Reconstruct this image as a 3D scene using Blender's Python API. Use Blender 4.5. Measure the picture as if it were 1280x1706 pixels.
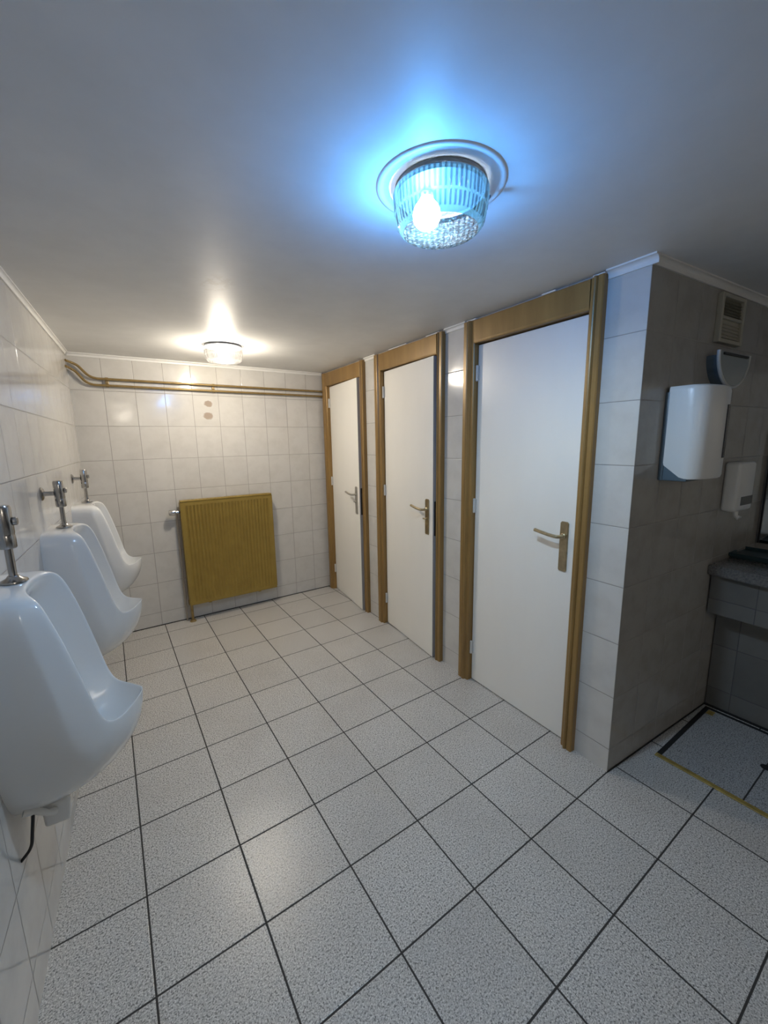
import bpy, bmesh, math, random
from mathutils import Vector, Matrix

random.seed(7)
for o in list(bpy.data.objects):
    bpy.data.objects.remove(o)
scn = bpy.context.scene
COL = scn.collection

# ------------------------------------------------------------------ camera
cam_d = bpy.data.cameras.new('camera')
cam = bpy.data.objects.new('camera', cam_d)
COL.objects.link(cam)
R_ = Vector((0.82731679, -0.56149702, -0.01637163))
U_ = Vector((0.11066975, 0.1343502, 0.9847346))
F_ = Vector((0.55072601, 0.81649931, -0.17329091))
cam.matrix_world = Matrix(((R_.x, U_.x, -F_.x, 0.049035), (R_.y, U_.y, -F_.y, -1.996727),
                           (R_.z, U_.z, -F_.z, 1.491969), (0, 0, 0, 1)))
cam_d.sensor_fit = 'HORIZONTAL'
cam_d.sensor_width = 36.0
cam_d.lens = 677.763 / 1280 * 36.0
cam_d.clip_start = 0.02
scn.camera = cam

# ------------------------------------------------------------------ world, exposure, lamps
world = bpy.data.worlds.new('world')
scn.world = world
world.use_nodes = True
world.node_tree.nodes['Background'].inputs[0].default_value = (0.5, 0.55, 0.6, 1)
world.node_tree.nodes['Background'].inputs[1].default_value = 0.0
scn.view_settings.view_transform = 'Standard'
scn.view_settings.look = 'None'
scn.view_settings.exposure = 0.86
scn.view_settings.gamma = 1.0
scn.cycles.max_bounces = 12
scn.cycles.diffuse_bounces = 6
scn.cycles.transparent_max_bounces = 16

BULB_COLD = ((0.66, 0.82, 0.99), 690.0)
BULB_WARM = ((1.0, 0.92, 0.80), 730.0)
BULB_REAR = ((1.0, 0.93, 0.84), 350.0)
H = 2.134
YB = 1.6985
P = 0.305

# ------------------------------------------------------------------ node helpers
class NT:
    def __init__(self, m):
        self.t = m.node_tree
        self.n = self.t.nodes
        self.l = self.t.links
    def node(self, typ, **kw):
        x = self.n.new(typ)
        for k, v in kw.items():
            setattr(x, k, v)
        return x
    def put(self, inp, v):
        if v is None:
            return
        if isinstance(v, bpy.types.NodeSocket):
            self.l.new(v, inp)
        else:
            inp.default_value = v
    def math(self, op, a, b=None, c=None, clamp=False):
        x = self.node('ShaderNodeMath', operation=op, use_clamp=clamp)
        for i, v in enumerate((a, b, c)):
            self.put(x.inputs[i], v)
        return x.outputs[0]
    def mix(self, f, a, b, typ='MIX'):
        x = self.node('ShaderNodeMix', data_type='RGBA', blend_type=typ)
        self.put(x.inputs[0], f)
        self.put(x.inputs[6], a if isinstance(a, bpy.types.NodeSocket) else (*a[:3], 1))
        self.put(x.inputs[7], b if isinstance(b, bpy.types.NodeSocket) else (*b[:3], 1))
        return x.outputs[2]
    def noise(self, vec, scale, detail=2.0, rough=0.5):
        x = self.node('ShaderNodeTexNoise')
        if vec is not None:
            self.l.new(vec, x.inputs['Vector'])
        x.inputs['Scale'].default_value = scale
        x.inputs['Detail'].default_value = detail
        x.inputs['Roughness'].default_value = rough
        return x
    def ramp(self, fac, stops):
        x = self.node('ShaderNodeValToRGB')
        e = x.color_ramp.elements
        while len(e) < len(stops):
            e.new(0.5)
        for i, (p, c) in enumerate(stops):
            e[i].position = p
            e[i].color = (*c[:3], 1)
        self.l.new(fac, x.inputs[0])
        return x.outputs[0]
    def maprange(self, v, a, b, c, d):
        x = self.node('ShaderNodeMapRange', clamp=True)
        for i, k in enumerate((v, a, b, c, d)):
            self.put(x.inputs[i], k)
        return x.outputs[0]
    def bump(self, h, strength, dist, normal=None):
        x = self.node('ShaderNodeBump')
        x.inputs['Strength'].default_value = strength
        x.inputs['Distance'].default_value = dist
        self.put(x.inputs['Height'], h)
        if normal is not None:
            self.put(x.inputs['Normal'], normal)
        return x.outputs[0]

def mat(name, color=(0.8, 0.8, 0.8), rough=0.5, metal=0.0, spec=0.5, coat=0.0):
    m = bpy.data.materials.new(name)
    m.use_nodes = True
    b = m.node_tree.nodes['Principled BSDF']
    b.inputs['Base Color'].default_value = (*color, 1)
    b.inputs['Roughness'].default_value = rough
    b.inputs['Metallic'].default_value = metal
    b.inputs['Specular IOR Level'].default_value = spec
    b.inputs['Coat Weight'].default_value = coat
    return m

def mottled(name, c1, c2, scale, rough, metal=0.0, stretch=(1, 1, 1), bump=0.0, spec=0.5, coat=0.0):
    m = mat(name, c1, rough, metal, spec, coat)
    t = NT(m)
    b = t.n['Principled BSDF']
    co = t.node('ShaderNodeTexCoord')
    mp = t.node('ShaderNodeMapping')
    mp.inputs['Scale'].default_value = stretch
    t.l.new(co.outputs['Object'], mp.inputs[0])
    nz = t.noise(mp.outputs[0], scale, 4, 0.6)
    t.l.new(t.mix(t.maprange(nz.outputs[0], 0.3, 0.7, 0, 1), c1, c2), b.inputs['Base Color'])
    if bump:
        t.l.new(t.bump(nz.outputs[0], bump, 0.002), b.inputs['Normal'])
    return m

def tile_mat(name, pu, pv, u0, v0, base, alt, grout, gw, rough, tilt=0.006, stains=(), vein=0.5):
    """glossy ceramic wall tile; UVs are metres along and up the wall"""
    m = mat(name, base, rough)
    t = NT(m)
    b = t.n['Principled BSDF']
    uv = t.node('ShaderNodeTexCoord').outputs['UV']
    sp = t.node('ShaderNodeSeparateXYZ')
    t.l.new(uv, sp.inputs[0])
    u = t.math('SUBTRACT', sp.outputs[0], u0)
    v = t.math('SUBTRACT', sp.outputs[1], v0)
    du = t.math('PINGPONG', u, pu / 2)
    dv = t.math('PINGPONG', v, pv / 2)
    d = t.math('MINIMUM', du, dv)
    gm = t.maprange(d, gw * 0.5, gw * 0.9, 1, 0)
    cell = t.node('ShaderNodeCombineXYZ')
    t.l.new(t.math('FLOOR', t.math('DIVIDE', u, pu)), cell.inputs[0])
    t.l.new(t.math('FLOOR', t.math('DIVIDE', v, pv)), cell.inputs[1])
    wn = t.node('ShaderNodeTexWhiteNoise', noise_dimensions='3D')
    t.l.new(cell.outputs[0], wn.inputs['Vector'])
    # marbling, shifted from tile to tile
    off = t.node('ShaderNodeVectorMath', operation='MULTIPLY_ADD')
    t.l.new(wn.outputs['Color'], off.inputs[0])
    off.inputs[1].default_value = (5, 5, 5)
    t.l.new(uv, off.inputs[2])
    nz = t.noise(off.outputs[0], 9, 5, 0.6)
    f = t.maprange(nz.outputs[0], 0.42, 0.7, 0, vein)
    col = t.mix(f, base, alt)
    col = t.mix(t.maprange(wn.outputs['Value'], 0, 1, 0, 0.10), col, (0.42, 0.40, 0.36))
    for (su, sv, r, sc) in stains:
        a = t.math('POWER', t.math('SUBTRACT', sp.outputs[0], su), 2)
        c = t.math('POWER', t.math('MULTIPLY', t.math('SUBTRACT', sp.outputs[1], sv), 1.25), 2)
        dist = t.math('SQRT', t.math('ADD', a, c))
        sn = t.noise(uv, 70, 3, 0.7)
        dist = t.math('ADD', dist, t.math('MULTIPLY', t.math('SUBTRACT', sn.outputs[0], 0.5), 0.03))
        col = t.mix(t.maprange(dist, r * 0.8, r, 0.75, 0), col, sc)
    col = t.mix(gm, col, grout)
    t.l.new(col, b.inputs['Base Color'])
    t.l.new(t.mix(gm, (rough,) * 3, (0.7,) * 3), b.inputs['Roughness'])
    # every tile is set a hair out of true
    geo = t.node('ShaderNodeNewGeometry')
    tl = t.node('ShaderNodeVectorMath', operation='MULTIPLY_ADD')
    sub = t.node('ShaderNodeVectorMath', operation='SUBTRACT')
    t.l.new(wn.outputs['Color'], sub.inputs[0])
    sub.inputs[1].default_value = (0.5, 0.5, 0.5)
    t.l.new(sub.outputs[0], tl.inputs[0])
    tl.inputs[1].default_value = (tilt, tilt, tilt)
    t.l.new(geo.outputs['Normal'], tl.inputs[2])
    nn = t.node('ShaderNodeVectorMath', operation='NORMALIZE')
    t.l.new(tl.outputs[0], nn.inputs[0])
    wob = t.noise(uv, 7, 1)
    h = t.math('ADD', t.math('MULTIPLY', t.maprange(d, gw * 0.3, gw * 1.3, 0, 1), 0.0008),
               t.math('MULTIPLY', wob.outputs[0], 0.0012))
    t.l.new(t.bump(h, 1.0, 1.0, nn.outputs[0]), b.inputs['Normal'])
    return m

def granite_tile_mat(name, pitch, x0, y0, gw, base, tint=(1, 1, 1), pitch_x=None):
    """speckled granite-look floor tile on world x / y"""
    pitch_x = pitch_x or pitch
    m = mat(name, base, 0.4)
    t = NT(m)
    b = t.n['Principled BSDF']
    co = t.node('ShaderNodeNewGeometry').outputs['Position']
    sp = t.node('ShaderNodeSeparateXYZ')
    t.l.new(co, sp.inputs[0])
    u = t.math('SUBTRACT', sp.outputs[0], x0)
    v = t.math('SUBTRACT', sp.outputs[1], y0)
    d = t.math('MINIMUM', t.math('PINGPONG', u, pitch_x / 2), t.math('PINGPONG', v, pitch / 2))
    gm = t.maprange(d, gw * 0.42, gw * 0.6, 1, 0)
    cell = t.node('ShaderNodeCombineXYZ')
    t.l.new(t.math('FLOOR', t.math('DIVIDE', u, pitch_x)), cell.inputs[0])
    t.l.new(t.math('FLOOR', t.math('DIVIDE', v, pitch)), cell.inputs[1])
    wn = t.node('ShaderNodeTexWhiteNoise', noise_dimensions='3D')
    t.l.new(cell.outputs[0], wn.inputs['Vector'])
    nz = t.noise(co, 170, 3, 0.75)
    n2 = t.noise(co, 230, 2, 0.7)
    big = t.noise(co, 3.0, 3, 0.6)
    b3 = tuple(c * k for c, k in zip(base, tint))
    dk = tuple(c * 0.30 for c in b3)
    lt = tuple(min(1, c * 1.45) for c in b3)
    col = t.mix(t.maprange(nz.outputs[0], 0.42, 0.50, 1, 0), b3, dk)
    col = t.mix(t.maprange(n2.outputs[0], 0.53, 0.60, 0, 1), col, lt)
    col = t.mix(t.maprange(wn.outputs['Value'], 0, 1, 0, 0.16), col, (0.30, 0.29, 0.27))
    col = t.mix(t.maprange(big.outputs[0], 0.45, 0.75, 0, 0.22), col, (0.30, 0.27, 0.24))
    col = t.mix(gm, col, (0.035, 0.032, 0.030))
    t.l.new(col, b.inputs['Base Color'])
    t.l.new(t.mix(gm, t.mix(n2.outputs[0], (0.20,) * 3, (0.36,) * 3), (0.8,) * 3), b.inputs['Roughness'])
    h = t.math('ADD', t.math('MULTIPLY', nz.outputs[0], 0.0006),
               t.math('MULTIPLY', t.maprange(d, gw * 0.3, gw * 0.8, 0, 1), 0.001))
    t.l.new(t.bump(h, 0.6, 1.0), b.inputs['Normal'])
    return m

def emit_mat(name, color, strength):
    m = bpy.data.materials.new(name)
    m.use_nodes = True
    t = NT(m)
    t.n.remove(t.n['Principled BSDF'])
    e = t.node('ShaderNodeEmission')
    e.inputs[0].default_value = (*color, 1)
    e.inputs[1].default_value = strength
    t.l.new(e.outputs[0], t.n['Material Output'].inputs[0])
    return m

def shade_glass(name, tint, bump_scale=0, milk=0.015, milk_color=None):
    """pressed glass, thin: see-through by its tint, glossy, a little milky"""
    m = bpy.data.materials.new(name)
    m.use_nodes = True
    t = NT(m)
    t.n.remove(t.n['Principled BSDF'])
    tr = t.node('ShaderNodeBsdfTransparent')
    tr.inputs[0].default_value = (*tint, 1)
    gl = t.node('ShaderNodeBsdfGlossy')
    gl.inputs['Roughness'].default_value = 0.12
    tl = t.node('ShaderNodeBsdfTranslucent')
    tl.inputs[0].default_value = (*(milk_color or tint), 1)
    lw = t.node('ShaderNodeLayerWeight')
    lw.inputs['Blend'].default_value = 0.45
    co = t.node('ShaderNodeTexCoord').outputs['Object']
    if bump_scale == 'ribs':
        sp = t.node('ShaderNodeSeparateXYZ')
        t.l.new(co, sp.inputs[0])
        ang = t.math('DIVIDE', t.math('ARCTAN2', sp.outputs[1], sp.outputs[0]), 2 * math.pi / 60)
        thick = t.maprange(t.math('PINGPONG', ang, 0.5), 0.16, 0.30, 0, 1)
        band = t.math('MULTIPLY', t.math('GREATER_THAN', sp.outputs[2], -0.068), t.math('LESS_THAN', sp.outputs[2], -0.062))
        foot = t.math('LESS_THAN', sp.outputs[2], -0.097)
        thick = t.math('MAXIMUM', thick, t.math('MAXIMUM', band, foot))
    else:
        vo = t.node('ShaderNodeTexVoronoi')
        vo.inputs['Scale'].default_value = bump_scale
        t.l.new(co, vo.inputs['Vector'])
        nb = t.bump(vo.outputs['Distance'], 1.0, 0.008)
        for s in (gl, tl, lw):
            t.l.new(nb, s.inputs['Normal'])
        thick = t.maprange(vo.outputs['Distance'], 0.25, 0.5, 1, 0)
    dim = tuple(c * 0.55 for c in tint)
    t.l.new(t.mix(thick, dim, tint), tr.inputs[0])
    m1 = t.node('ShaderNodeMixShader')
    t.l.new(t.maprange(thick, 0, 1, milk * 0.25, milk), m1.inputs[0])
    t.l.new(tr.outputs[0], m1.inputs[1])
    t.l.new(tl.outputs[0], m1.inputs[2])
    m2 = t.node('ShaderNodeMixShader')
    t.l.new(t.math('MULTIPLY_ADD', lw.outputs['Facing'], 0.45, 0.05), m2.inputs[0])
    t.l.new(m1.outputs[0], m2.inputs[1])
    t.l.new(gl.outputs[0], m2.inputs[2])
    t.l.new(m2.outputs[0], t.n['Material Output'].inputs[0])
    return m

# ------------------------------------------------------------------ materials
WT = dict(base=(0.59, 0.575, 0.545), alt=(0.48, 0.465, 0.435), grout=(0.30, 0.28, 0.26), gw=0.0024, rough=0.13)
M = {}
M['tile_back'] = tile_mat('white marbled wall tile, back', 0.1985, 0.2523, 0.088, 0.115, **WT,
                          stains=((0.800, 1.815, 0.034, (0.27, 0.19, 0.13)), (0.792, 1.716, 0.040, (0.29, 0.21, 0.15))))
M['tile_left'] = tile_mat('white marbled wall tile, left', 0.1985, 0.2523, 0.03, 0.115, **WT)
M['tile_right'] = tile_mat('white marbled wall tile, right', 0.49, 0.2523, 0.40, 0.115, **WT)
SWT = dict(WT); SWT.update(base=(0.36, 0.345, 0.32), alt=(0.24, 0.225, 0.205))  # same white tile darkened: alcove shade put into the colour
M['tile_side'] = tile_mat('shade-darkened marbled wall tile', 0.1985, 0.2523, 0.0, 0.115, **SWT)
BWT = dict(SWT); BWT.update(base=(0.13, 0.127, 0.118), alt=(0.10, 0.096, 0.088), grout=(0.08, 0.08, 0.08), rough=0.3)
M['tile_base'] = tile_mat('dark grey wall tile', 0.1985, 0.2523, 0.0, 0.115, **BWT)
M['floor'] = granite_tile_mat('speckled granite floor tile', P, 0.0, 0.0, 0.0056, (0.54, 0.525, 0.50))
M['hatch'] = granite_tile_mat('speckled granite hatch tile', P, 0.0, -1.618, 0.0056, (0.38, 0.38, 0.38), pitch_x=10.0)
M['ceiling'] = mottled('grey white ceiling paint', (0.76, 0.76, 0.75), (0.70, 0.70, 0.69), 5, 0.5, bump=0.12, spec=0.35)
def peeling_patch(m):
    t = NT(m)
    b = t.n['Principled BSDF']
    co = t.node('ShaderNodeNewGeometry').outputs['Position']
    sp = t.node('ShaderNodeSeparateXYZ')
    t.l.new(co, sp.inputs[0])
    dx = t.math('MULTIPLY', t.math('SUBTRACT', sp.outputs[0], 0.50), 1.5)
    dy = t.math('SUBTRACT', sp.outputs[1], -0.13)
    d = t.math('SQRT', t.math('ADD', t.math('POWER', dx, 2), t.math('POWER', dy, 2)))
    nz = t.noise(co, 28, 4, 0.65)
    f = t.math('MULTIPLY', t.maprange(d, 0.05, 0.11, 1, 0), t.maprange(nz.outputs[0], 0.48, 0.56, 0, 0.55))
    old = b.inputs['Base Color'].links[0].from_socket
    t.l.new(t.mix(f, old, (0.50, 0.47, 0.43)), b.inputs['Base Color'])
peeling_patch(M['ceiling'])
M['rose'] = mat('painted plaster', (0.74, 0.74, 0.73), 0.45)
M['cove'] = mat('white cove moulding', (0.74, 0.73, 0.70), 0.35)
M['door'] = mottled('white door paint', (0.86, 0.84, 0.79), (0.83, 0.81, 0.76), 3, 0.32, stretch=(1, 1, 0.4))
M['frame'] = mottled('gold brown frame paint', (0.33, 0.20, 0.066), (0.24, 0.14, 0.045), 14, 0.34, 0.2, (1, 1, 0.15), 0.1)
M['hinge'] = mat('white painted hinge', (0.62, 0.61, 0.58), 0.35)
M['brass'] = mottled('worn brass', (0.55, 0.46, 0.30), (0.40, 0.33, 0.22), 40, 0.3, 0.9)
M['steel'] = mat('dull steel', (0.50, 0.48, 0.44), 0.3, 0.95)
M['dark'] = mat('dark lock metal', (0.02, 0.02, 0.022), 0.5, 0.3)
M['edge'] = mat('grey door edge paint', (0.36, 0.36, 0.37), 0.5)
M['radiator'] = mottled('gold radiator paint', (0.34, 0.235, 0.052), (0.29, 0.195, 0.042), 9, 0.38, 0.3)
M['pipe'] = mottled('gold pipe paint', (0.33, 0.23, 0.09), (0.24, 0.16, 0.06), 25, 0.33, 0.4)
M['chrome'] = mat('chrome', (0.62, 0.61, 0.60), 0.12, 1.0)
M['darkchrome'] = mat('tarnished chrome', (0.42, 0.41, 0.40), 0.2, 1.0)
M['ceramic'] = mat('white glazed ceramic', (0.74, 0.75, 0.75), 0.12, coat=0.5)
M['whiteplastic'] = mat('white plastic', (0.72, 0.72, 0.70), 0.3)
M['rubber'] = mat('black rubber', (0.012, 0.012, 0.012), 0.5)
M['greyplastic'] = mat('blue grey plastic', (0.10, 0.14, 0.17), 0.35)
M['smoke'] = mat('smoked plastic window', (0.05, 0.05, 0.055), 0.15)
M['beige'] = mottled('beige plastic', (0.42, 0.40, 0.33), (0.38, 0.36, 0.29), 12, 0.45)
M['olive'] = mottled('olive grey louvre plastic', (0.17, 0.165, 0.12), (0.13, 0.125, 0.09), 12, 0.5)
M['sconceglass'] = mat('grey frosted glass', (0.30, 0.33, 0.33), 0.25)
M['sconcerim'] = mat('pale metal rim', (0.55, 0.55, 0.52), 0.3, 0.3)
M['granite'] = mottled('dark granite', (0.20, 0.19, 0.18), (0.07, 0.07, 0.07), 120, 0.2)
M['mirror'] = mat('mirror glass', (0.75, 0.78, 0.78), 0.03, 1.0)
M['teal'] = mat('dark teal plastic', (0.020, 0.045, 0.050), 0.4)
M['yellow'] = mottled('worn yellow brass', (0.50, 0.36, 0.09), (0.26, 0.18, 0.05), 30, 0.5, 0.2)
M['gap'] = mat('dark joint', (0.012, 0.012, 0.012), 0.9)
M['filler'] = mat('white filler', (0.75, 0.74, 0.72), 0.6)
M['lampmetal'] = mat('dark grey lamp base', (0.04, 0.042, 0.045), 0.5, 0.0)
M['socket'] = mat('white porcelain socket', (0.7, 0.7, 0.68), 0.4)
M['glass_cold_side'] = shade_glass('light-dimming ribbed glass', (0.032, 0.120, 0.265), 'ribs', 0.008, (0.30, 0.75, 1.0))  # deep blue tint added to colour and dim the glow on the ceiling
M['glass_cold_base'] = shade_glass('clear stippled glass', (0.84, 0.93, 1.0), 95, 0.012, (0.35, 0.80, 1.0))
M['glass_warm_side'] = shade_glass('light-dimming ribbed glass warm', (0.46, 0.445, 0.42), 'ribs', 0.02)  # side tint added to dim lamp light on ceiling and upper walls
M['glass_warm_base'] = shade_glass('clear stippled glass warm', (1.0, 0.97, 0.92), 95, 0.02)
M['bulb_cold'] = emit_mat('cold bulb', *BULB_COLD)
M['bulb_rear'] = emit_mat('rear bulb', *BULB_REAR)
M['bulb_warm'] = emit_mat('warm bulb', *BULB_WARM)

# ------------------------------------------------------------------ mesh helpers
def uv_metres(bm):
    uvl = bm.loops.layers.uv.verify()
    for f in bm.faces:
        n = f.normal
        a = max(range(3), key=lambda i: abs(n[i]))
        for lp in f.loops:
            c = lp.vert.co
            lp[uvl].uv = (c.y, c.z) if a == 0 else ((c.x, c.z) if a == 1 else (c.y, c.x))

def obj(name, bm, m, parent=None, mw=None, smooth=False, uv=False, sharp=None):
    bmesh.ops.recalc_face_normals(bm, faces=bm.faces[:])
    if uv:
        bm.normal_update()
        uv_metres(bm)
    me = bpy.data.meshes.new(name)
    bm.to_mesh(me)
    bm.free()
    o = bpy.data.objects.new(name, me)
    COL.objects.link(o)
    for k in (m if isinstance(m, (list, tuple)) else [m]):
        me.materials.append(k)
    if smooth:
        for p in me.polygons:
            p.use_smooth = True
        if sharp:
            me.set_sharp_from_angle(angle=math.radians(sharp))
    if parent is not None:
        o.parent = parent
    if mw is not None:
        if parent is None:
            o.matrix_world = mw
        else:
            o.matrix_local = mw
    return o

def tag(o, label=None, cat=None, group=None, kind=None):
    if label: o['label'] = label
    if cat: o['category'] = cat
    if group: o['group'] = group
    if kind: o['kind'] = kind
    return o

def empty(name, mw, label, cat, group=None, kind=None):
    o = bpy.data.objects.new(name, None)
    COL.objects.link(o)
    o.empty_display_size = 0.05
    o.matrix_world = mw
    return tag(o, label, cat, group, kind)

def add_box(bm, lo, hi, bev=0.0, seg=2):
    r = bmesh.ops.create_cube(bm, size=1.0)
    vs = r['verts']
    for v in vs:
        v.co = Vector(((lo[i] + hi[i]) / 2 + v.co[i] * (hi[i] - lo[i]) for i in range(3)))
    if bev:
        es = list({e for v in vs for e in v.link_edges})
        bmesh.ops.bevel(bm, geom=es, offset=bev, segments=seg, affect='EDGES', profile=0.5)
    return bm

def box(lo, hi, bev=0.0, seg=2):
    return add_box(bmesh.new(), lo, hi, bev, seg)

def add_lathe(bm, prof, centre=(0, 0, 0), axis='Z', n=32, flute=None, cap=False):
    """prof: (radius, height) pairs; flute(k, j) -> factor on the radius"""
    rings = []
    for j, (r, h) in enumerate(prof):
        ring = []
        for k in range(n):
            a = 2 * math.pi * k / n
            rr = r * (flute(k, j) if flute else 1)
            x, y = rr * math.cos(a), rr * math.sin(a)
            co = {'Z': (x, y, h), 'X': (h, x, y), 'Y': (x, h, y)}[axis]
            ring.append(bm.verts.new(Vector(co) + Vector(centre)))
        rings.append(ring)
    for a, b in zip(rings, rings[1:]):
        for k in range(n):
            bm.faces.new((a[k], a[(k + 1) % n], b[(k + 1) % n], b[k]))
    if cap:
        bm.faces.new(rings[0])
        bm.faces.new(rings[-1])
    return bm

def lathe(*a, **k):
    return add_lathe(bmesh.new(), *a, **k)

def cyl(r, h0, h1, centre=(0, 0, 0), axis='Z', n=24, bev=0.0):
    if bev:
        pr = [(r - bev, h0), (r, h0 + bev), (r, h1 - bev), (r - bev, h1)]
    else:
        pr = [(r, h0), (r, h1)]
    return lathe(pr, centre, axis, n, cap=True)

def add_tube(bm, pts, r, n=12, round_=0):
    pts = [Vector(p) for p in pts]
    if round_:
        out = [pts[0]]
        for i in range(1, len(pts) - 1):
            a, b, c = pts[i - 1], pts[i], pts[i + 1]
            da, dc = (a - b), (c - b)
            k = min(round_, da.length * 0.48, dc.length * 0.48)
            p0, p2 = b + da.normalized() * k, b + dc.normalized() * k
            for s in range(7):
                t = s / 6
                out.append(p0 * (1 - t) ** 2 + b * 2 * t * (1 - t) + p2 * t * t)
        out.append(pts[-1])
        pts = out
    rings = []
    up = None
    for i, p in enumerate(pts):
        d = (pts[min(i + 1, len(pts) - 1)] - pts[max(i - 1, 0)]).normalized()
        if up is None:
            up = d.orthogonal().normalized()
        up = (up - d * up.dot(d)).normalized()
        sd = d.cross(up)
        rr = r[i] if isinstance(r, (list, tuple)) else r
        rings.append([bm.verts.new(p + (up * math.cos(2 * math.pi * k / n) + sd * math.sin(2 * math.pi * k / n)) * rr)
                      for k in range(n)])
    for a, b in zip(rings, rings[1:]):
        for k in range(n):
            bm.faces.new((a[k], a[(k + 1) % n], b[(k + 1) % n], b[k]))
    bm.faces.new(rings[0])
    bm.faces.new(rings[-1])
    return bm

def tube(*a, **k):
    return add_tube(bmesh.new(), *a, **k)

def prism(poly, lo, hi, axis=1, bm=None):
    """poly in the two other axes (in x, y, z order), extruded lo..hi along axis"""
    bm = bm or bmesh.new()
    def co(p, h):
        q = list(p)
        q.insert(axis, h)
        return q
    a = [bm.verts.new(co(p, lo)) for p in poly]
    b = [bm.verts.new(co(p, hi)) for p in poly]
    n = len(poly)
    bm.faces.new(a)
    bm.faces.new(b)
    for k in range(n):
        bm.faces.new((a[k], a[(k + 1) % n], b[(k + 1) % n], b[k]))
    return bm

def frame_matrix(origin, theta):
    return Matrix.Translation(origin) @ Matrix.Rotation(theta, 4, 'Z')

def T(x, y, z):
    return Matrix.Translation((x, y, z))

# wall frames: local x points out of the wall into the room, y runs along the wall, z is up
ML = frame_matrix((-0.2141, 0, 0), -math.atan(0.063))        # left wall, y away from the camera
MR = frame_matrix((1.805, 0, 0), math.pi - math.atan(0.034))  # door wall, y towards the camera
MB = frame_matrix((0, YB, 0), -math.pi / 2)                   # back wall, y to the right
MS = frame_matrix((1.7635, -1.22, 0), -math.pi / 2 - math.atan(0.065))   # alcove side wall, y into the alcove
XE = 3.10        # end wall of the alcove
YF = -4.6        # wall behind the camera

# ------------------------------------------------------------------ setting
S_ = dict(kind='structure')
bm = box((-0.9, YF - 0.1, -0.08), (XE + 0.1, YB + 0.1, 0.0))
tag(obj('floor', bm, M['floor']), 'speckled grey granite tile floor with dark joints', 'floor', **S_)
bm = box((-0.9, YF - 0.1, H), (XE + 0.1, YB + 0.1, H + 0.08))
tag(obj('ceiling', bm, M['ceiling']), 'grey painted ceiling carrying two glass lamps', 'ceiling', **S_)
tag(obj('wall_left', box((-0.1, YF - 0.2, 0), (0, YB + 0.12, H)), M['tile_left'], mw=ML, uv=True),
    'white tiled wall behind the urinals', 'wall', **S_)
tag(obj('wall_back', box((-0.1, -0.18, 0), (0, 1.874, H)), M['tile_back'], mw=MB, uv=True),
    'white tiled wall behind the gold radiator', 'wall', **S_)
DOORS = [(-1.675, -0.885), (-0.705, 0.085), (0.27, 1.06)]      # outer edges of the frames along the door wall
bm = bmesh.new()
edges = [-1.70] + [e for d in DOORS for e in d] + [1.22]
for a, b in zip(edges[::2], edges[1::2]):
    a2 = a - (0.012 if a > -1.7 else 0)
    b2 = b + (0.012 if b < 1.2 else 0)
    add_box(bm, (-0.1, a2, 0), (0, b2, H))
for a, b in DOORS:
    add_box(bm, (-0.1, a + 0.012, 2.118), (0, b - 0.012, H))
tag(obj('wall_right', bm, M['tile_right'], mw=MR, uv=True), 'white tiled wall strips between and beside the three doors', 'wall', **S_)
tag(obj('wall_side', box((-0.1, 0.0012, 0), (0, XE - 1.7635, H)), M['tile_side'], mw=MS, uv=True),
    'tiled wall, colour darkened for shade, of the washing alcove carrying the dispensers', 'wall', **S_)
bm = box((XE, YF, 0), (XE + 0.1, -1.2, H))
tag(obj('wall_end', bm, M['tile_side'], uv=True), 'tiled wall, colour darkened for shade, at the end of the washing alcove', 'wall', **S_)
bm = box((-0.7, YF - 0.1, 0), (XE + 0.1, YF, H))
tag(obj('wall_front', bm, M['tile_back'], uv=True), 'white tiled wall opposite the radiator', 'wall', **S_)
# toilet cubicles behind the doors
tag(obj('wall_cubicle', box((-1.16, -1.70, 0), (-1.10, 1.10, H)), M['tile_right'], mw=MR, uv=True),
    'tiled wall at the rear of the toilet cubicles', 'wall', **S_)
bm = bmesh.new()
for s in (-0.795, 0.18):
    add_box(bm, (-1.10, s - 0.03, 0), (-0.101, s + 0.03, H))
tag(obj('wall_partition', bm, M['tile_right'], mw=MR, uv=True), 'partitions between the toilet cubicles', 'wall', **S_)

def cove(name, mw, a, b, label, size=0.019):
    pr = [(0, H), (size, H), (size, H - 0.006)]
    for k in range(1, 6):
        t = k / 6 * math.pi / 2
        pr.append((size - (size - 0.007) * math.sin(t), H - 0.006 - (size - 0.008) * (1 - math.cos(t))))
    pr += [(0.007, H - size), (0.007, H - size - 0.006), (0, H - size - 0.006)]
    bm = prism(pr, a, b, 1)
    return tag(obj(name, bm, M['cove'], mw=mw), label, 'moulding', **S_)
cove('trim_1', ML, YF, 1.668, 'white cove moulding above the urinal wall')
cove('trim_2', MB, -0.10, 1.84, 'white cove moulding above the radiator wall')
cove('trim_3', MR, -0.882, -0.708, 'short white cove moulding between the two furthest doors')
cove('trim_4', MR, 0.088, 0.267, 'short white cove moulding between the middle and nearest doors')
cove('trim_5', MR, 1.063, 1.245, 'white cove moulding above the tiled corner beside the nearest door', 0.026)
cove('trim_6', MS, -0.0, XE - 1.768, 'shaded white cove moulding in the washing alcove', 0.024)
for nm, mw, a, b, lb in (('baseboard_side', MS, 0.0, 0.93, 'dark joint along the foot of the alcove side wall'),
                         ('baseboard_back', MB, 0.0, 1.84, 'thin dark strip along the foot of the radiator wall')):  # radiator wall: plain dark strip at the foot
    tag(obj(nm, box((0, a, 0), (0.004, b, 0.006)), M['gap'], mw=mw), lb, 'joint', **S_)
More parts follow.
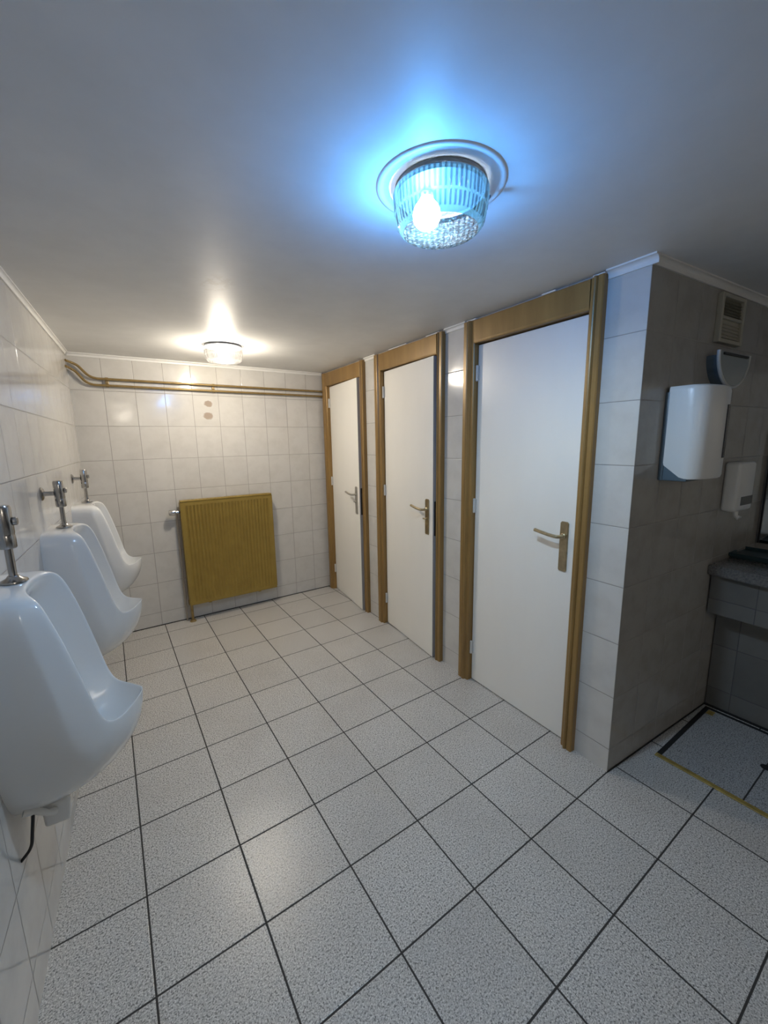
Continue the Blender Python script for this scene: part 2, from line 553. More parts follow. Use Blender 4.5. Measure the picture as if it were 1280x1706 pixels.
# boxed-in base below the basin counter
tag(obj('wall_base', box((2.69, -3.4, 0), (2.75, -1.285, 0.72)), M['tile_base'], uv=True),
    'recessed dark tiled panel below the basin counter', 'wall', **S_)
tag(obj('baseboard_base', box((2.682, -3.4, 0), (2.69, -1.285, 0.01)), M['gap']), 'dark joint along the foot of the panel below the counter', 'joint', **S_)

# ------------------------------------------------------------------ doors
LEAF_H = 2.0
def make_door(idx, a, b, angle, label, brass, thumb):
    root = empty('door_%d' % idx, MR @ T(0, a, 0), label, 'door', kind='structure')
    W = b - a
    hl, hr, hd = 0.075, 0.062, 2.003          # jamb widths and head height
    bm = bmesh.new()
    FT = 2.122
    # stepped architrave profile in (x out of wall, y across): flat, bead, flat
    def jamb(y0, y1, outer_first):
        w = y1 - y0
        pr = [(-0.098, 0), (0.026, 0), (0.03, 0.004), (0.03, w * 0.36), (0.026, w * 0.42), (0.034, w * 0.50), (0.036, w * 0.58),
              (0.033, w * 0.66), (0.022, w * 0.74), (0.020, w - 0.004), (0.016, w), (-0.098, w)]
        if not outer_first:
            pr = [(x, w - y) for x, y in pr]
        prism([(x, y0 + y) for x, y in pr], 0.0, FT if outer_first is not None else hd, 2, bm)
    jamb(0, hl, True)
    jamb(W - hr, W, False)
    hp = [(-0.098, hd), (0.018, hd), (0.020, hd + 0.004), (0.022, hd + 0.012), (0.024, FT - 0.004), (0.020, FT), (-0.098, FT)]
    prism(hp, hl - 0.002, W - hr + 0.002, 1, bm)
    # rebate stop behind the leaf
    add_box(bm, (-0.098, hl, 0), (-0.056, hl + 0.016, hd))
    add_box(bm, (-0.098, W - hr - 0.016, 0), (-0.056, W - hr, hd))
    add_box(bm, (-0.098, hl + 0.016, hd - 0.016), (-0.056, W - hr - 0.016, hd))
    fr = obj('door_frame', bm, M['frame'], root)
    if idx != 1:
        bm = bmesh.new()
        for y0, y1 in (((0.02, 0.09), (0.50, 0.57), (W - 0.05, W)) if idx == 3 else ((0.2, 0.42), (W - 0.16, W - 0.03))):
            add_box(bm, (0.004, y0, FT), (0.027, y1, FT + 0.0065), 0.002, 1)
        obj('filler_strip', bm, M['filler'], fr)['label'] = 'white filler along the top of the frame'
    # leaf swings on the hinge line at its far edge
    lw = W - hl - hr - 0.008
    lm = T(-0.012, hl + 0.003, 0.006) @ Matrix.Rotation(-angle, 4, 'Z')
    bm = box((-0.040, 0, 0), (0, lw, LEAF_H - 0.010), 0.0015, 1)
    for f in bm.faces:
        if f.normal.y > 0.9 or (f.calc_center_median().y > lw - 0.001 and abs(f.normal.y) > 0.5):
            f.material_index = 1
    leaf = obj('door_leaf', bm, [M['door'], M['edge']], root, lm)
    for z in (0.17, 1.06, 1.80):
        bm = cyl(0.0075, z, z + 0.085, (0.009, 0.0, 0), n=14, bev=0.003)
        add_box(bm, (-0.001, 0.001, z + 0.004), (0.0025, 0.013, z + 0.081))
        obj('hinge', bm, M['hinge'], leaf)
    yc = lw - 0.062
    hm = M['brass'] if brass else M['steel']
    bm = prism([(yc - 0.021, 0.868), (yc - 0.017, 0.862), (yc + 0.017, 0.862), (yc + 0.021, 0.868),
                (yc + 0.021, 1.092), (yc + 0.014, 1.100), (yc - 0.014, 1.100), (yc - 0.021, 1.092)], 0.0, 0.007, 0)
    bmesh.ops.bevel(bm, geom=[e for e in bm.edges if all(v.co.x > 0.006 for v in e.verts)], offset=0.002, segments=2, affect='EDGES')
    add_lathe(bm, [(0.013, 0.007), (0.013, 0.014), (0.010, 0.016)], (0, yc, 1.032), 'X', 20, cap=True)
    add_lathe(bm, [(0.006, 0.007), (0.006, 0.0095)], (0, yc, 0.93), 'X', 14, cap=True)
    obj('handle_plate', bm, hm, leaf)
    bm = tube([(0.008, yc, 1.032), (0.050, yc, 1.032), (0.054, yc - 0.05, 1.036), (0.050, yc - 0.128, 1.046)],
              0.0085, 14, 0.02)
    obj('lever_handle', bm, M['steel'] if not brass else M['brass'], leaf)
    if thumb:
        bm = cyl(0.009, 0.007, 0.016, (0, yc, 0.968), 'X', 16, 0.002)
        add_box(bm, (0.014, yc - 0.026, 0.963), (0.024, yc + 0.006, 0.973), 0.003)
        obj('thumb_turn', bm, hm, leaf)
    bm = box((-0.030, lw - 0.0005, 0.86), (-0.010, lw + 0.0012, 1.09), 0.0006, 1)
    add_box(bm, (-0.024, lw, 1.02), (-0.015, lw + 0.006, 1.045), 0.002, 1)
    obj('lock_plate', bm, M['dark'], leaf)['label'] = 'dark metal lock plate'
    return root
make_door(1, *DOORS[0], math.radians(5.0), 'white toilet door in a gold brown frame, ajar, nearest to the radiator wall', False, True)
make_door(2, *DOORS[1], math.radians(4.2), 'middle white toilet door of the three, ajar in a gold brown frame', True, True)
make_door(3, *DOORS[2], 0.0, 'closed white toilet door beside the tiled corner of the alcove', True, False)

# ------------------------------------------------------------------ ceiling lamps
def make_lamp(x, y, kind, bulb_off, label, rose):
    root = empty('ceiling_lamp', T(x, y, H), label, 'ceiling lamp')
    if rose:
        pr = [(0.0, 0), (0.167, 0), (0.165, -0.0015), (0.162, -0.0028), (0.158, -0.0034), (0.154, -0.0030), (0.149, -0.0012), (0.146, -0.001), (0.0, -0.001)]
        obj('ceiling_rose', lathe(pr, n=72), M['rose'], root, smooth=True, sharp=40)
    z0 = -0.001 if rose else 0.0
    obj('base_plate', lathe([(0.0, z0), (0.116, z0), (0.118, z0 - 0.003), (0.118, z0 - 0.012)] +
                               ([(0.113, z0 - 0.014), (0.113, -0.0215), (0.111, -0.0215), (0.111, z0 - 0.014)] if rose else [(0.112, z0 - 0.014)]) + [(0.0, z0 - 0.014)], n=48),  # inner skirt ring added inside the glass to shade the rose
        M['lampmetal'], root, smooth=True, sharp=40)
    bm = box((-0.004, -0.128, -0.022), (0.004, -0.114, -0.006), 0.002)
    add_box(bm, (-0.010, -0.131, -0.025), (0.010, -0.127, -0.018), 0.001, 1)
    if rose:
        obj('shade_clip', bm, M['lampmetal'], root, Matrix.Rotation(math.radians(62), 4, 'Z'))
    else:
        bm.free()
    # ribbed drum: upper tall ribs, a smooth band, lower short ribs, plain foot ring
    prof = [(0.1205, -0.014), (0.1225, -0.018), (0.122, -0.024), (0.119, -0.062), (0.1175, -0.064), (0.1175, -0.068), (0.1165, -0.070),
            (0.112, -0.092), (0.1095, -0.096), (0.104, -0.103), (0.098, -0.107)]
    rib = {2: 1, 3: 1, 6: 1, 7: 1}
    bm = lathe(prof, n=176, flute=lambda k, j: 1 + 0.012 * math.cos(2 * math.pi * k / 4) * rib.get(j, 0))
    obj('glass_shade', bm, M['glass_%s_side' % ('cold' if kind == 'cold' else 'warm')], root, smooth=True, sharp=50)
    bm = lathe([(0.098, -0.107), (0.080, -0.1085), (0.055, -0.109), (0.028, -0.109), (0.002, -0.109)], n=64)
    obj('shade_base', bm, M['glass_%s_base' % ('cold' if kind == 'cold' else 'warm')], root, smooth=True)
    bx, by = bulb_off
    obj('socket', cyl(0.017, z0 - 0.027, z0 - 0.013, (bx, by, 0), n=20, bev=0.002), M['socket'], root)
    pr = [(0.002, -0.102)] + [(0.036 * math.sin(t), -0.066 - 0.036 * math.cos(t)) for t in [k * math.pi / 10 for k in range(1, 8)]] + [(0.017, -0.030)]
    obj('bulb', lathe(pr, (bx, by, 0), n=20, cap=True), M['bulb_' + kind], root, smooth=True)
    return root
make_lamp(0.84, -1.11, 'cold', (-0.030, 0.020), 'nearer round ribbed glass ceiling lamp glowing cold blue white', True)
make_lamp(0.78, 0.98, 'warm', (0.0, 0.0), 'further round ribbed glass ceiling lamp glowing warm near the radiator wall', False)

make_lamp(0.45, -4.1, 'rear', (0.0, 0.0), 'round ribbed glass ceiling lamp behind the camera position', False)

# ------------------------------------------------------------------ radiator
def make_radiator():
    root = empty('radiator', MB @ T(0, 0.50, 0), 'gold painted ribbed panel radiator on the back wall', 'radiator')
    z0, z1, W = 0.148, 1.028, 0.75
    n = 25
    bm = bmesh.new()
    cols = []
    m_ = 0.028
    steps = n * 8
    for k in range(steps + 1):
        y = m_ + (W - 2 * m_) * k / steps
        ph = (k % 8) / 8
        d = 0.5 - 0.5 * math.cos(2 * math.pi * ph)
        x = 0.100 - 0.011 * d ** 1.4
        cols.append((x, y))
    zs = [(z0 + 0.028, 0.0), (z0 + 0.05, 1.0), (z1 - 0.05, 1.0), (z1 - 0.03, 0.0)]
    rows = []
    for z, f in zs:
        rows.append([bm.verts.new((0.100 + (x - 0.100) * f, y, z)) for x, y in cols])
    for a, b in zip(rows, rows[1:]):
        for k in range(steps):
            bm.faces.new((a[k], a[k + 1], b[k + 1], b[k]))
    # flat rim around the ribs and the sides of the panel
    def quad(p):
        bm.faces.new([bm.verts.new(q) for q in p])
    fz0, fz1 = z0 + 0.028, z1 - 0.03
    quad([(0.1, 0.004, z0 + 0.004), (0.1, W - 0.004, z0 + 0.004), (0.1, W - m_, fz0), (0.1, m_, fz0)])
    quad([(0.1, m_, fz1), (0.1, W - m_, fz1), (0.1, W - 0.004, z1 - 0.004), (0.1, 0.004, z1 - 0.004)])
    quad([(0.1, 0.004, z0 + 0.004), (0.1, m_, fz0), (0.1, m_, fz1), (0.1, 0.004, z1 - 0.004)])
    quad([(0.1, W - m_, fz0), (0.1, W - 0.004, z0 + 0.004), (0.1, W - 0.004, z1 - 0.004), (0.1, W - m_, fz1)])
    r = [(0.004, z0 + 0.004), (W - 0.004, z0 + 0.004), (W - 0.004, z1 - 0.004), (0.004, z1 - 0.004)]
    o = [(0.0, z0), (W, z0), (W, z1), (0.0, z1)]
    for i in range(4):
        j = (i + 1) % 4
        quad([(0.1, *r[i]), (0.1, *r[j]), (0.096, *o[j]), (0.096, *o[i])])
        quad([(0.096, *o[i]), (0.096, *o[j]), (0.062, *o[j]), (0.062, *o[i])])
    quad([(0.062, *q) for q in o])
    bmesh.ops.remove_doubles(bm, verts=bm.verts[:], dist=1e-5)
    obj('front_panel', bm, M['radiator'], root, smooth=True, sharp=35)
    bm = box((0.040, 0.0, z1 - 0.002), (0.103, W, z1 + 0.012), 0.003)
    for k in range(24):
        add_box(bm, (0.050, 0.03 + k * 0.029, z1 + 0.0115), (0.092, 0.045 + k * 0.029, z1 + 0.0135))
    obj('top_grille', bm, M['radiator'], root)
    bm = box((0.030, 0.02, z0 + 0.03), (0.064, W - 0.02, z1 - 0.03), 0.004)
    obj('rear_panel', bm, M['radiator'], root)
    for y in (0.0, W):
        obj('side_cover', box((0.036, y - 0.003, z0 + 0.02), (0.098, y + 0.003, z1 - 0.004), 0.001, 1), M['radiator'], root)
    for y in (0.16, W - 0.16):
        obj('wall_bracket', box((0.001, y - 0.015, z0 + 0.10), (0.031, y + 0.015, z1 - 0.1)), M['radiator'], root)
        obj('wall_bracket', box((0.001, y - 0.012, z0 - 0.012), (0.085, y + 0.012, z0 + 0.031), 0.002, 1), M['radiator'], root)
    # thermostat valve, riser and lockshield
    bm = lathe([(0.0, -0.086), (0.018, -0.085), (0.024, -0.078), (0.026, -0.055), (0.024, -0.038), (0.013, -0.034), (0.013, -0.012), (0.009, -0.010), (0.009, 0.008)],
               (0.060, 0.0, 0.945), 'Y', 20)
    v = obj('valve', bm, M['chrome'], root, smooth=True, sharp=40)
    v['label'] = 'chrome radiator valve'
    obj('valve_nut', cyl(0.0115, -0.012, 0.004, (0.060, 0.0, 0.945), 'Y', 6), M['dark'], v)
    bm = tube([(0.060, -0.024, 0.945), (0.034, -0.024, 0.925), (0.026, -0.024, 0.88), (0.026, -0.024, 0.0)], 0.0075, 12, 0.03)
    p = obj('supply_pipe', bm, mat('pale painted pipe', (0.36, 0.31, 0.25), 0.4), root, smooth=True, sharp=60)
    p['label'] = 'pale painted supply pipe'
    bm = tube([(0.070, 0.05, z0 + 0.026), (0.070, 0.012, z0 + 0.026), (0.070, 0.012, 0.0)], 0.011, 14, 0.014)
    add_lathe(bm, [(0.0, z0 + 0.005), (0.018, z0 + 0.005), (0.018, z0 + 0.045), (0.012, z0 + 0.052), (0.0, z0 + 0.052)], (0.070, 0.008, 0), 'Z', 14)
    add_lathe(bm, [(0.0, 0.018), (0.020, 0.014), (0.027, 0.0), (0.0, 0.0)], (0.070, 0.012, 0), 'Z', 18)
    obj('return_valve', bm, M['pipe'], root, smooth=True, sharp=40)
    return root
make_radiator()

# ------------------------------------------------------------------ heating pipes under the ceiling
for nm, pts, lb in (
    ('heating_pipe', [(0.030, 1.866, 1.962), (0.030, 0.02, 1.962), (0.030, -0.045, 2.045), (0.034, -0.082, 2.062), (0.075, -0.108, 2.066)],
     'upper of two gold painted pipes running along the back wall under the ceiling'),
    ('heating_pipe', [(0.030, 1.866, 1.917), (0.030, 0.0, 1.917), (0.030, -0.062, 2.005), (0.036, -0.085, 2.018), (0.10, -0.110, 2.024)],
     'lower of two gold painted pipes running along the back wall under the ceiling')):
    bm = tube(pts, 0.0085, 14, 0.05)
    tag(obj(nm, bm, M['pipe'], mw=MB, smooth=True, sharp=60), lb, 'pipe', 'heating pipes under the ceiling')
for y, lb in ((0.115, 'gold clip holding both pipes near the left end of the back wall'),
              (0.845, 'gold clip holding both pipes above the brown tile stains')):
    bm = box((0.0, y - 0.010, 1.930), (0.024, y + 0.010, 1.949), 0.002)
    for z in (1.9395 + 0.0225, 1.9395 - 0.0225):
        add_lathe(bm, [(0.0092, y - 0.010), (0.0118, y - 0.010), (0.0118, y + 0.010), (0.0092, y + 0.010)], (0.030, 0, z), 'Y', 18)
    tag(obj('pipe_clip', bm, M['pipe'], mw=MB), lb, 'pipe clip', 'clips on the heating pipes')

# ------------------------------------------------------------------ urinals
def bez(p0, p1, p2, p3, t):
    return p0 * (1 - t) ** 3 + p1 * 3 * t * (1 - t) ** 2 + p2 * 3 * t * t * (1 - t) + p3 * t ** 3

def urinal_bm():
    """x out of the wall, y across, z up; a closed ceramic shell lofted from its rim"""
    V = Vector
    # half of the inner rim from top middle to lip tip, with control points to the wall (outside) and to the back (inside)
    st = [  # rim (x, y, z), outside p1, p2, p3, inside p1, p2, p3
        ((0.092, 0.000, 1.128), (0.080, 0.000, 1.137), (0.030, 0.000, 1.137), (0.0, 0.000, 1.137), (0.092, 0.000, 1.095), (0.080, 0.00, 1.080), (0.040, 0.000, 1.06)),
        ((0.094, 0.050, 1.128), (0.080, 0.055, 1.138), (0.030, 0.058, 1.138), (0.0, 0.058, 1.138), (0.092, 0.045, 1.096), (0.080, 0.04, 1.080), (0.040, 0.020, 1.05)),
        ((0.106, 0.098, 1.128), (0.094, 0.118, 1.139), (0.035, 0.122, 1.139), (0.0, 0.122, 1.139), (0.100, 0.090, 1.096), (0.080, 0.075, 1.075), (0.040, 0.040, 1.03)),
        ((0.133, 0.132, 1.118), (0.112, 0.160, 1.128), (0.040, 0.160, 1.128), (0.0, 0.160, 1.128), (0.118, 0.122, 1.092), (0.080, 0.105, 1.06), (0.040, 0.055, 1.00)),
        ((0.152, 0.142, 1.070), (0.108, 0.172, 1.072), (0.050, 0.169, 1.070), (0.0, 0.168, 1.070), (0.130, 0.132, 1.050), (0.075, 0.115, 1.02), (0.040, 0.060, 0.96)),
        ((0.172, 0.143, 1.000), (0.124, 0.176, 0.995), (0.060, 0.171, 0.990), (0.0, 0.170, 0.990), (0.145, 0.134, 0.985), (0.075, 0.120, 0.96), (0.040, 0.060, 0.90)),
        ((0.191, 0.143, 0.920), (0.140, 0.177, 0.905), (0.070, 0.171, 0.890), (0.0, 0.168, 0.880), (0.160, 0.134, 0.905), (0.080, 0.122, 0.87), (0.042, 0.060, 0.84)),
        ((0.208, 0.142, 0.840), (0.155, 0.176, 0.810), (0.080, 0.168, 0.780), (0.0, 0.160, 0.760), (0.178, 0.133, 0.820), (0.085, 0.122, 0.78), (0.046, 0.060, 0.77)),
        ((0.220, 0.138, 0.780), (0.175, 0.172, 0.725), (0.090, 0.158, 0.690), (0.0, 0.142, 0.660), (0.195, 0.128, 0.755), (0.100, 0.115, 0.70), (0.055, 0.055, 0.70)),
        ((0.236, 0.124, 0.742), (0.212, 0.158, 0.665), (0.110, 0.148, 0.600), (0.0, 0.118, 0.590), (0.213, 0.112, 0.705), (0.120, 0.100, 0.64), (0.070, 0.045, 0.65)),
        ((0.262, 0.100, 0.736), (0.255, 0.128, 0.640), (0.140, 0.132, 0.540), (0.0, 0.090, 0.540), (0.240, 0.090, 0.680), (0.145, 0.075, 0.61), (0.085, 0.030, 0.62)),
        ((0.292, 0.057, 0.742), (0.296, 0.080, 0.630), (0.180, 0.095, 0.500), (0.0, 0.058, 0.510), (0.268, 0.050, 0.672), (0.170, 0.042, 0.595), (0.100, 0.016, 0.605)),
        ((0.316, 0.010, 0.752), (0.320, 0.014, 0.615), (0.220, 0.038, 0.480), (0.0, 0.024, 0.498), (0.288, 0.010, 0.670), (0.185, 0.010, 0.590), (0.105, 0.005, 0.600)),
    ]
    half = st
    full = list(half) + [tuple((q[0], -q[1], q[2]) for q in row) for row in reversed(half[1:])]
    n = len(full)
    bm = bmesh.new()
    rows = []
    for idx, row in enumerate(full):
        p = [V(q) for q in row]
        out = p[1] - p[0]
        out = V((0, out.y, out.z))
        inn = p[4] - p[0]
        d = (out.normalized() if out.length > 1e-4 else V((0, 0, 1)))
        o0 = p[0] + (p[1] - p[0]) * 0.08 + d * 0.008
        cr = p[0] + V((0.003, 0, 0.0025))
        i0 = p[0] + inn.normalized() * 0.011
        w = {3: 0.6, 4: 1.0, 5: 1.0, 6: 1.0, 7: 1.0, 8: 0.8, 9: 0.4}.get(min(idx, n - idx), 0.0)
        # sides: flat flank, a tight edge, then a chamfer up to the rim; elsewhere one sweeping curve
        crn = p[1] + (p[2] - p[1]) * 0.10
        flat = [p[3], p[3].lerp(crn, 0.5), p[3].lerp(crn, 0.90), crn.lerp(o0, 0.05), crn.lerp(o0, 0.22), crn.lerp(o0, 0.80)]
        curve = [p[3]] + [bez(o0, p[1], p[2], p[3], t) for t in (0.86, 0.68, 0.48, 0.28, 0.10)]
        ring = [c_.lerp(f_, w) for c_, f_ in zip(curve, flat)]
        ring += [o0, cr, i0, i0 + (p[4] - i0) * 0.15, bez(i0, p[4], p[5], p[6], 0.22), bez(i0, p[4], p[5], p[6], 0.45),
                 bez(i0, p[4], p[5], p[6], 0.72), p[6]]
        rows.append([bm.verts.new(q) for q in ring])
    m_ = len(rows[0])
    for i in range(n):
        a, b = rows[i], rows[(i + 1) % n]
        for k in range(m_ - 1):
            bm.faces.new((a[k], a[k + 1], b[k + 1], b[k]))
    # inside spine: fold the two halves of the last ring together
    hn = len(half)
    inner = [r[-1] for r in rows]
    for i in range(hn - 1):
        a, b = inner[i], inner[i + 1]
        c, d = inner[(n - i) % n], inner[(n - i - 1) % n]
        vs = []
        for q in (a, b, d, c):
            if q not in vs:
                vs.append(q)
        if len(vs) > 2:
            bm.faces.new(vs)
    return bm

URINALS = []
def make_urinal(y):
    root = empty('urinal', ML @ T(0, y, 0), '', 'urinal', 'urinals along the left wall')
    b = obj('bowl', urinal_bm(), M['ceramic'], root, smooth=True)
    s = b.modifiers.new('sub', 'SUBSURF')
    s.levels = s.render_levels = 2
    bm = box((0.046, -0.054, 0.432), (0.112, 0.054, 0.510), 0.009, 3)
    for v in bm.verts:
        if v.co.z < 0.47:
            v.co.y *= 0.86
            v.co.x = 0.050 + (v.co.x - 0.050) * 0.9
    obj('outlet', bm, M['ceramic'], root, smooth=True, sharp=50)
    bm = tube([(0.022, -0.094, 0.541), (0.046, -0.090, 0.532), (0.066, -0.074, 0.500), (0.076, -0.058, 0.486)], [0.012, 0.010, 0.008, 0.011], 12)
    o = obj('fixing_clip', bm, M['whiteplastic'], root, smooth=True, sharp=60)
    o['label'] = 'white plastic fixing clip'
    bm = tube([(0.104, 0.050, 0.500), (0.110, 0.056, 0.478), (0.106, 0.050, 0.462)], [0.009, 0.007, 0.009], 12)
    obj('fixing_clip', bm, M['whiteplastic'], root, smooth=True, sharp=60)
    bm = tube([(0.042, -0.096, 0.530), (0.034, -0.096, 0.480), (0.026, -0.094, 0.430), (0.0, -0.092, 0.400)], 0.004, 10, 0.02)
    obj('overflow_hose', bm, M['rubber'], root, smooth=True, sharp=60)
    return root
def make_flush(y):
    root = empty('flush_valve', ML @ T(0, y, 0), '', 'flush valve', 'chrome flush valves above the urinals')
    bm = lathe([(0.0, 1.230), (0.017, 1.230), (0.019, 1.233), (0.019, 1.262), (0.0182, 1.264), (0.0182, 1.268), (0.019, 1.270),
                (0.019, 1.338), (0.0165, 1.343), (0.0, 1.343)], (0.062, 0, 0), 'Z', 28)
    obj('valve_body', bm, M['darkchrome'], root, smooth=True, sharp=35)
    bm = lathe([(0.012, 0.008), (0.010, 0.014), (0.010, 0.044)], (0, 0, 1.290), 'X', 20, cap=True)
    obj('inlet', bm, M['darkchrome'], root, smooth=True, sharp=40)
    bm = lathe([(0.0, 0.0), (0.029, 0.0), (0.029, 0.004), (0.022, 0.009), (0.0, 0.010)], (0, 0, 1.290), 'X', 28)
    obj('wall_flange', bm, M['darkchrome'], root, smooth=True, sharp=35)
    obj('push_button', cyl(0.011, 0.080, 0.090, (0, 0, 1.300), 'X', 20, 0.002), M['darkchrome'], root)
    obj('flush_pipe', cyl(0.0088, 1.140, 1.231, (0.062, 0, 0), n=18), M['darkchrome'], root, smooth=True, sharp=40)
    bm = lathe([(0.0, 1.1395), (0.030, 1.1395), (0.029, 1.143), (0.016, 1.150), (0.012, 1.156), (0.0, 1.156)], (0.062, 0, 0), 'Z', 28)
    obj('pipe_rose', bm, M['darkchrome'], root, smooth=True, sharp=40)
    return root
def copy_tree(o, parent=None):
    c = o.copy()
    COL.objects.link(c)
    if parent is not None:
        c.parent = parent
    for ch in list(o.children):
        copy_tree(ch, c)
    return c
UY = [(-0.60, -0.585), (0.255, 0.255), (1.125, 1.16)]
UL = ['nearest white ceramic urinal, tinted blue, with its drain fittings showing',
      'middle white ceramic urinal of the row on the left wall',
      'furthest white ceramic urinal, next to the back wall']
FL = ['nearest chrome flush valve, cut off by the picture edge', 'middle chrome flush valve standing over the second urinal',
      'furthest chrome flush valve, close to the back wall']
u0 = make_urinal(UY[0][0])
f0 = make_flush(UY[0][1])
bpy.context.view_layer.update()
for k in range(3):
    u = u0 if k == 0 else copy_tree(u0)
    u.matrix_world = ML @ T(0, UY[k][0], 0)
    u['label'] = UL[k]
    f = f0 if k == 0 else copy_tree(f0)
    f.matrix_world = ML @ T(0, UY[k][1], 0)
    f['label'] = FL[k]

# ------------------------------------------------------------------ alcove: side wall fittings
def make_towel():
    root = empty('towel_dispenser', MS @ T(0, 0.31, 1.31), 'white rounded paper towel dispenser on the shaded alcove wall', 'towel dispenser')
    w, h = 0.13, 0.374
    obj('back_plate', add_box(box((0.0, -w - 0.001, 0.0), (0.018, w + 0.001, h - 0.02), 0.004), (0.010, -w + 0.004, 0.0), (0.105, w - 0.004, 0.075), 0.006), M['greyplastic'], root, smooth=True, sharp=40)['label'] = 'blue grey back plate'
    # cover: plan outline with rounded front corners, lofted up, lower edge swept up towards the wall
    pl = [(0.014, -w)]
    r = 0.055
    pl.append((0.155 - r - 0.02, -w))
    for k in range(1, 8):
        a = k / 8 * math.pi / 2
        pl.append((0.155 - 0.012 - r + r * math.sin(a), -w + r * (1 - math.cos(a)) * 1.2))
    pl += [(0.150, -0.03), (0.152, 0.03)]
    for k in range(0, 8):
        a = (1 - k / 7) * math.pi / 2
        pl.append((0.155 - 0.012 - r + r * math.sin(a), w - r * (1 - math.cos(a)) * 1.2))
    pl.append((0.014, w))
    bm = bmesh.new()
    rings = []
    def zlow(x):
        return 0.010 + 0.055 * max(0.0, 1 - (x - 0.014) / 0.10) ** 2
    for f, sh in ((0.0, 0.97), (0.03, 1.0), (0.5, 1.0), (0.95, 1.0), (0.985, 0.97), (1.0, 0.90)):
        ring = []
        for x, y in pl:
            zl = zlow(x)
            ring.append(bm.verts.new((0.014 + (x - 0.014) * sh, y * (0.5 + 0.5 * sh), zl + (h - zl) * f)))
        rings.append(ring)
    for a, b in zip(rings, rings[1:]):
        for k in range(len(pl) - 1):
            bm.faces.new((a[k], a[k + 1], b[k + 1], b[k]))
    bm.faces.new(rings[0])
    bm.faces.new(rings[-1])
    obj('cover', bm, M['whiteplastic'], root, smooth=True, sharp=35)
    obj('level_window', box((0.146, 0.035, 0.09), (0.154, 0.055, 0.30), 0.003), M['smoke'], root)['label'] = 'dark level window'
    obj('towel_slot', box((0.04, -0.09, 0.006), (0.12, 0.09, 0.016), 0.002), M['rubber'], root)
    return root
make_towel()

root = empty('vent_grille', MS @ T(0, 0.645, 1.89), 'beige two-panel ventilation grille high on the alcove wall', 'vent grille')
bm = bmesh.new()
for lo, hi in (((0, -0.115, 0), (0.022, -0.097, 0.20)), ((0, 0.097, 0), (0.022, 0.115, 0.20)), ((0, -0.097, 0), (0.022, 0.097, 0.016)),
               ((0, -0.097, 0.184), (0.022, 0.097, 0.20)), ((0, -0.097, 0.098), (0.020, 0.097, 0.110))):
    add_box(bm, lo, hi, 0.002, 1)
obj('grille_frame', bm, M['beige'], root)
for z0, z1 in ((0.0165, 0.0975), (0.1105, 0.1835)):
    bm = box((0, -0.0965, z0), (0.008, 0.0965, z1))
    for k in range(5):
        z = z0 + 0.006 + k * (z1 - z0 - 0.012) / 5
        prism([(0.0078, z), (0.014, z), (0.0078, z + 0.011)], -0.096, 0.096, 1, bm)
    obj('louvre_panel', bm, M['olive'] if z0 > 0.1 else M['beige'], root)

root = empty('wall_lamp', MS @ T(0, 0.625, 1.70), 'unlit half-moon wall lamp below the ventilation grille', 'wall lamp')
def half_moon(w, h, n=28):
    pts = [(w * math.cos(math.pi + math.pi * k / n), h + h * math.sin(math.pi + math.pi * k / n)) for k in range(n + 1)]
    return pts
obj('body', prism(half_moon(0.135, 0.128), 0.0, 0.046, 0), M['greyplastic'], root)
obj('glass_front', prism(half_moon(0.150, 0.142), 0.046, 0.054, 0), M['sconceglass'], root)
bm = tube([(0.050, y, z) for y, z in half_moon(0.152, 0.144)], 0.0075, 10)
obj('rim', bm, M['sconcerim'], root, smooth=True, sharp=60)
obj('top_bar', box((0.040, -0.12, 0.128), (0.062, 0.12, 0.138), 0.003), M['rubber'], root)

root = empty('soap_dispenser', MS @ T(0, 0.90, 1.06), 'white soap dispenser on the alcove wall above the counter', 'soap dispenser')
bm = box((0.0, -0.095, 0.055), (0.066, 0.095, 0.300), 0.016, 4)
obj('housing', bm, M['whiteplastic'], root, smooth=True, sharp=50)
obj('level_window', box((0.060, -0.050, 0.085), (0.0675, 0.088, 0.130), 0.003), M['smoke'], root)
bm = tube([(0.040, -0.02, 0.060), (0.044, -0.02, 0.030), (0.060, -0.02, 0.018)], [0.014, 0.010, 0.013], 14)
obj('nozzle', bm, M['whiteplastic'], root, smooth=True, sharp=60)

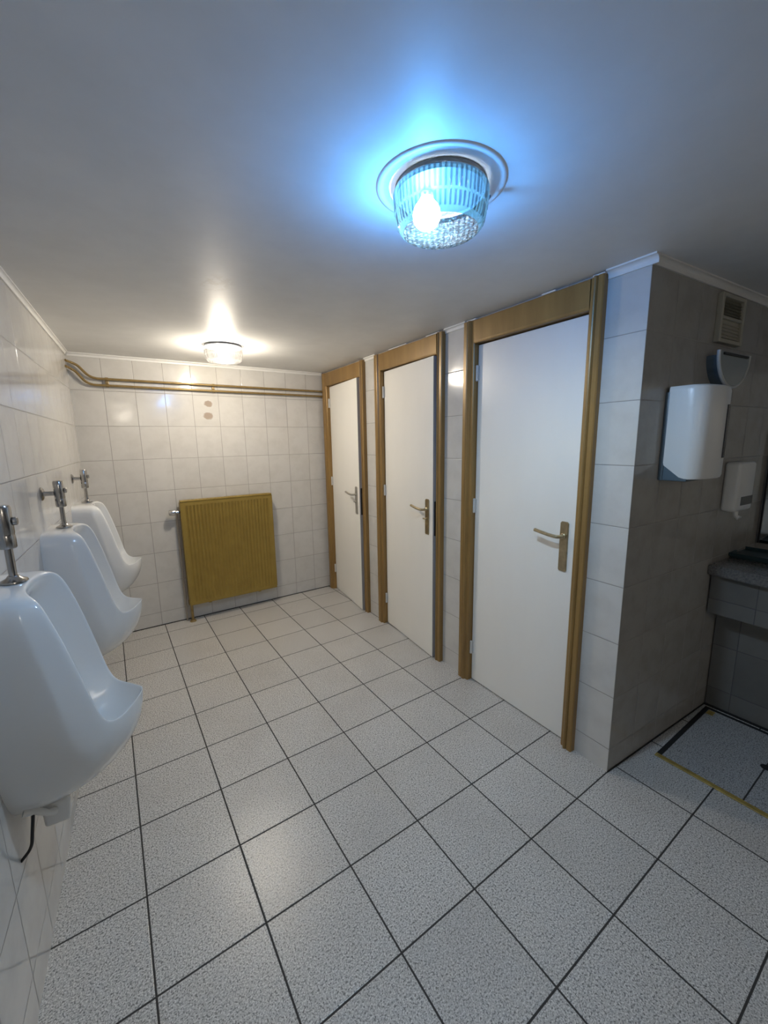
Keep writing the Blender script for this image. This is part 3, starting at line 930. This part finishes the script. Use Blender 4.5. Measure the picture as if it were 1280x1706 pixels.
# ------------------------------------------------------------------ counter, mirror, tray
root = empty('basin_counter', T(2.52, -1.27, 0.80), 'dark granite basin counter with a grey tiled apron in the alcove', 'counter')
bm = prism([(0.0, -0.004), (-0.025, -0.30), (-0.10, -2.1), (XE - 2.522, -2.1), (XE - 2.522, -0.040)], -0.006, 0.045, 2)
bmesh.ops.bevel(bm, geom=[e for e in bm.edges if abs(e.verts[0].co.z - e.verts[1].co.z) < 1e-4], offset=0.004, segments=2, affect='EDGES')
obj('worktop', bm, M['granite'], root)
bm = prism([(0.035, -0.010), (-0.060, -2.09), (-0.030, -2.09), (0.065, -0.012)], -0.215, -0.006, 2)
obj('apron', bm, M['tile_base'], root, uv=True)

root = empty('wall_mirror', T(XE - 0.002, -1.36, 0.88), 'tall frameless mirror with a dark edge above the basin counter', 'mirror')
obj('glass', box((-0.006, -1.6, 0.0), (0.0, 0.036, 0.95)), M['mirror'], root)
obj('edge_strip', box((-0.012, 0.0365, 0.0), (0.0, 0.044, 0.95)), M['rubber'], root)

root = empty('tray', T(2.86, -1.365, 0.845), 'flat dark teal tray lying on the counter by the mirror', 'tray')
obj('base', box((-0.105, -0.085, 0.0), (0.105, 0.075, 0.014), 0.004), M['teal'], root)
bm = bmesh.new()
for lo, hi in (((-0.112, -0.092, 0.010), (0.112, -0.084, 0.028)), ((-0.112, 0.074, 0.010), (0.112, 0.080, 0.028)),
               ((-0.112, -0.084, 0.010), (-0.104, 0.074, 0.028)), ((0.104, -0.084, 0.010), (0.112, 0.074, 0.028))):
    add_box(bm, lo, hi, 0.002, 1)
obj('rim', bm, M['teal'], root)

# ------------------------------------------------------------------ tiled inspection hatch in the alcove floor
root = empty('floor_hatch', T(2.046, -1.30, 0.0), 'tiled inspection hatch with worn yellow edging in the alcove floor', 'floor hatch')
obj('yellow_edge', box((0.0, -1.30, 0.0005), (0.024, 0.004, 0.006), 0.0015, 1), M['yellow'], root)['label'] = 'worn yellow metal edging'
obj('joint_strip', box((0.024, -0.016, 0.0004), (0.60, 0.004, 0.003)), M['gap'], root)
obj('joint_strip', box((0.600, -1.30, 0.0004), (0.622, 0.004, 0.003)), M['gap'], root)
bm = box((0.026, -1.30, 0.0005), (0.598, -0.018, 0.0045))
obj('cover_tile', bm, M['hatch'], root)
obj('corner_piece', box((0.545, -0.050, 0.0046), (0.590, -0.020, 0.0065), 0.0008, 1), M['yellow'], root)
bm = cyl(0.020, 0.0046, 0.0056, (0.322, -0.320, 0), n=20)
add_box(bm, (0.310, -0.39, 0.0046), (0.334, -0.32, 0.0054))
obj('lifting_hole', bm, M['gap'], root)
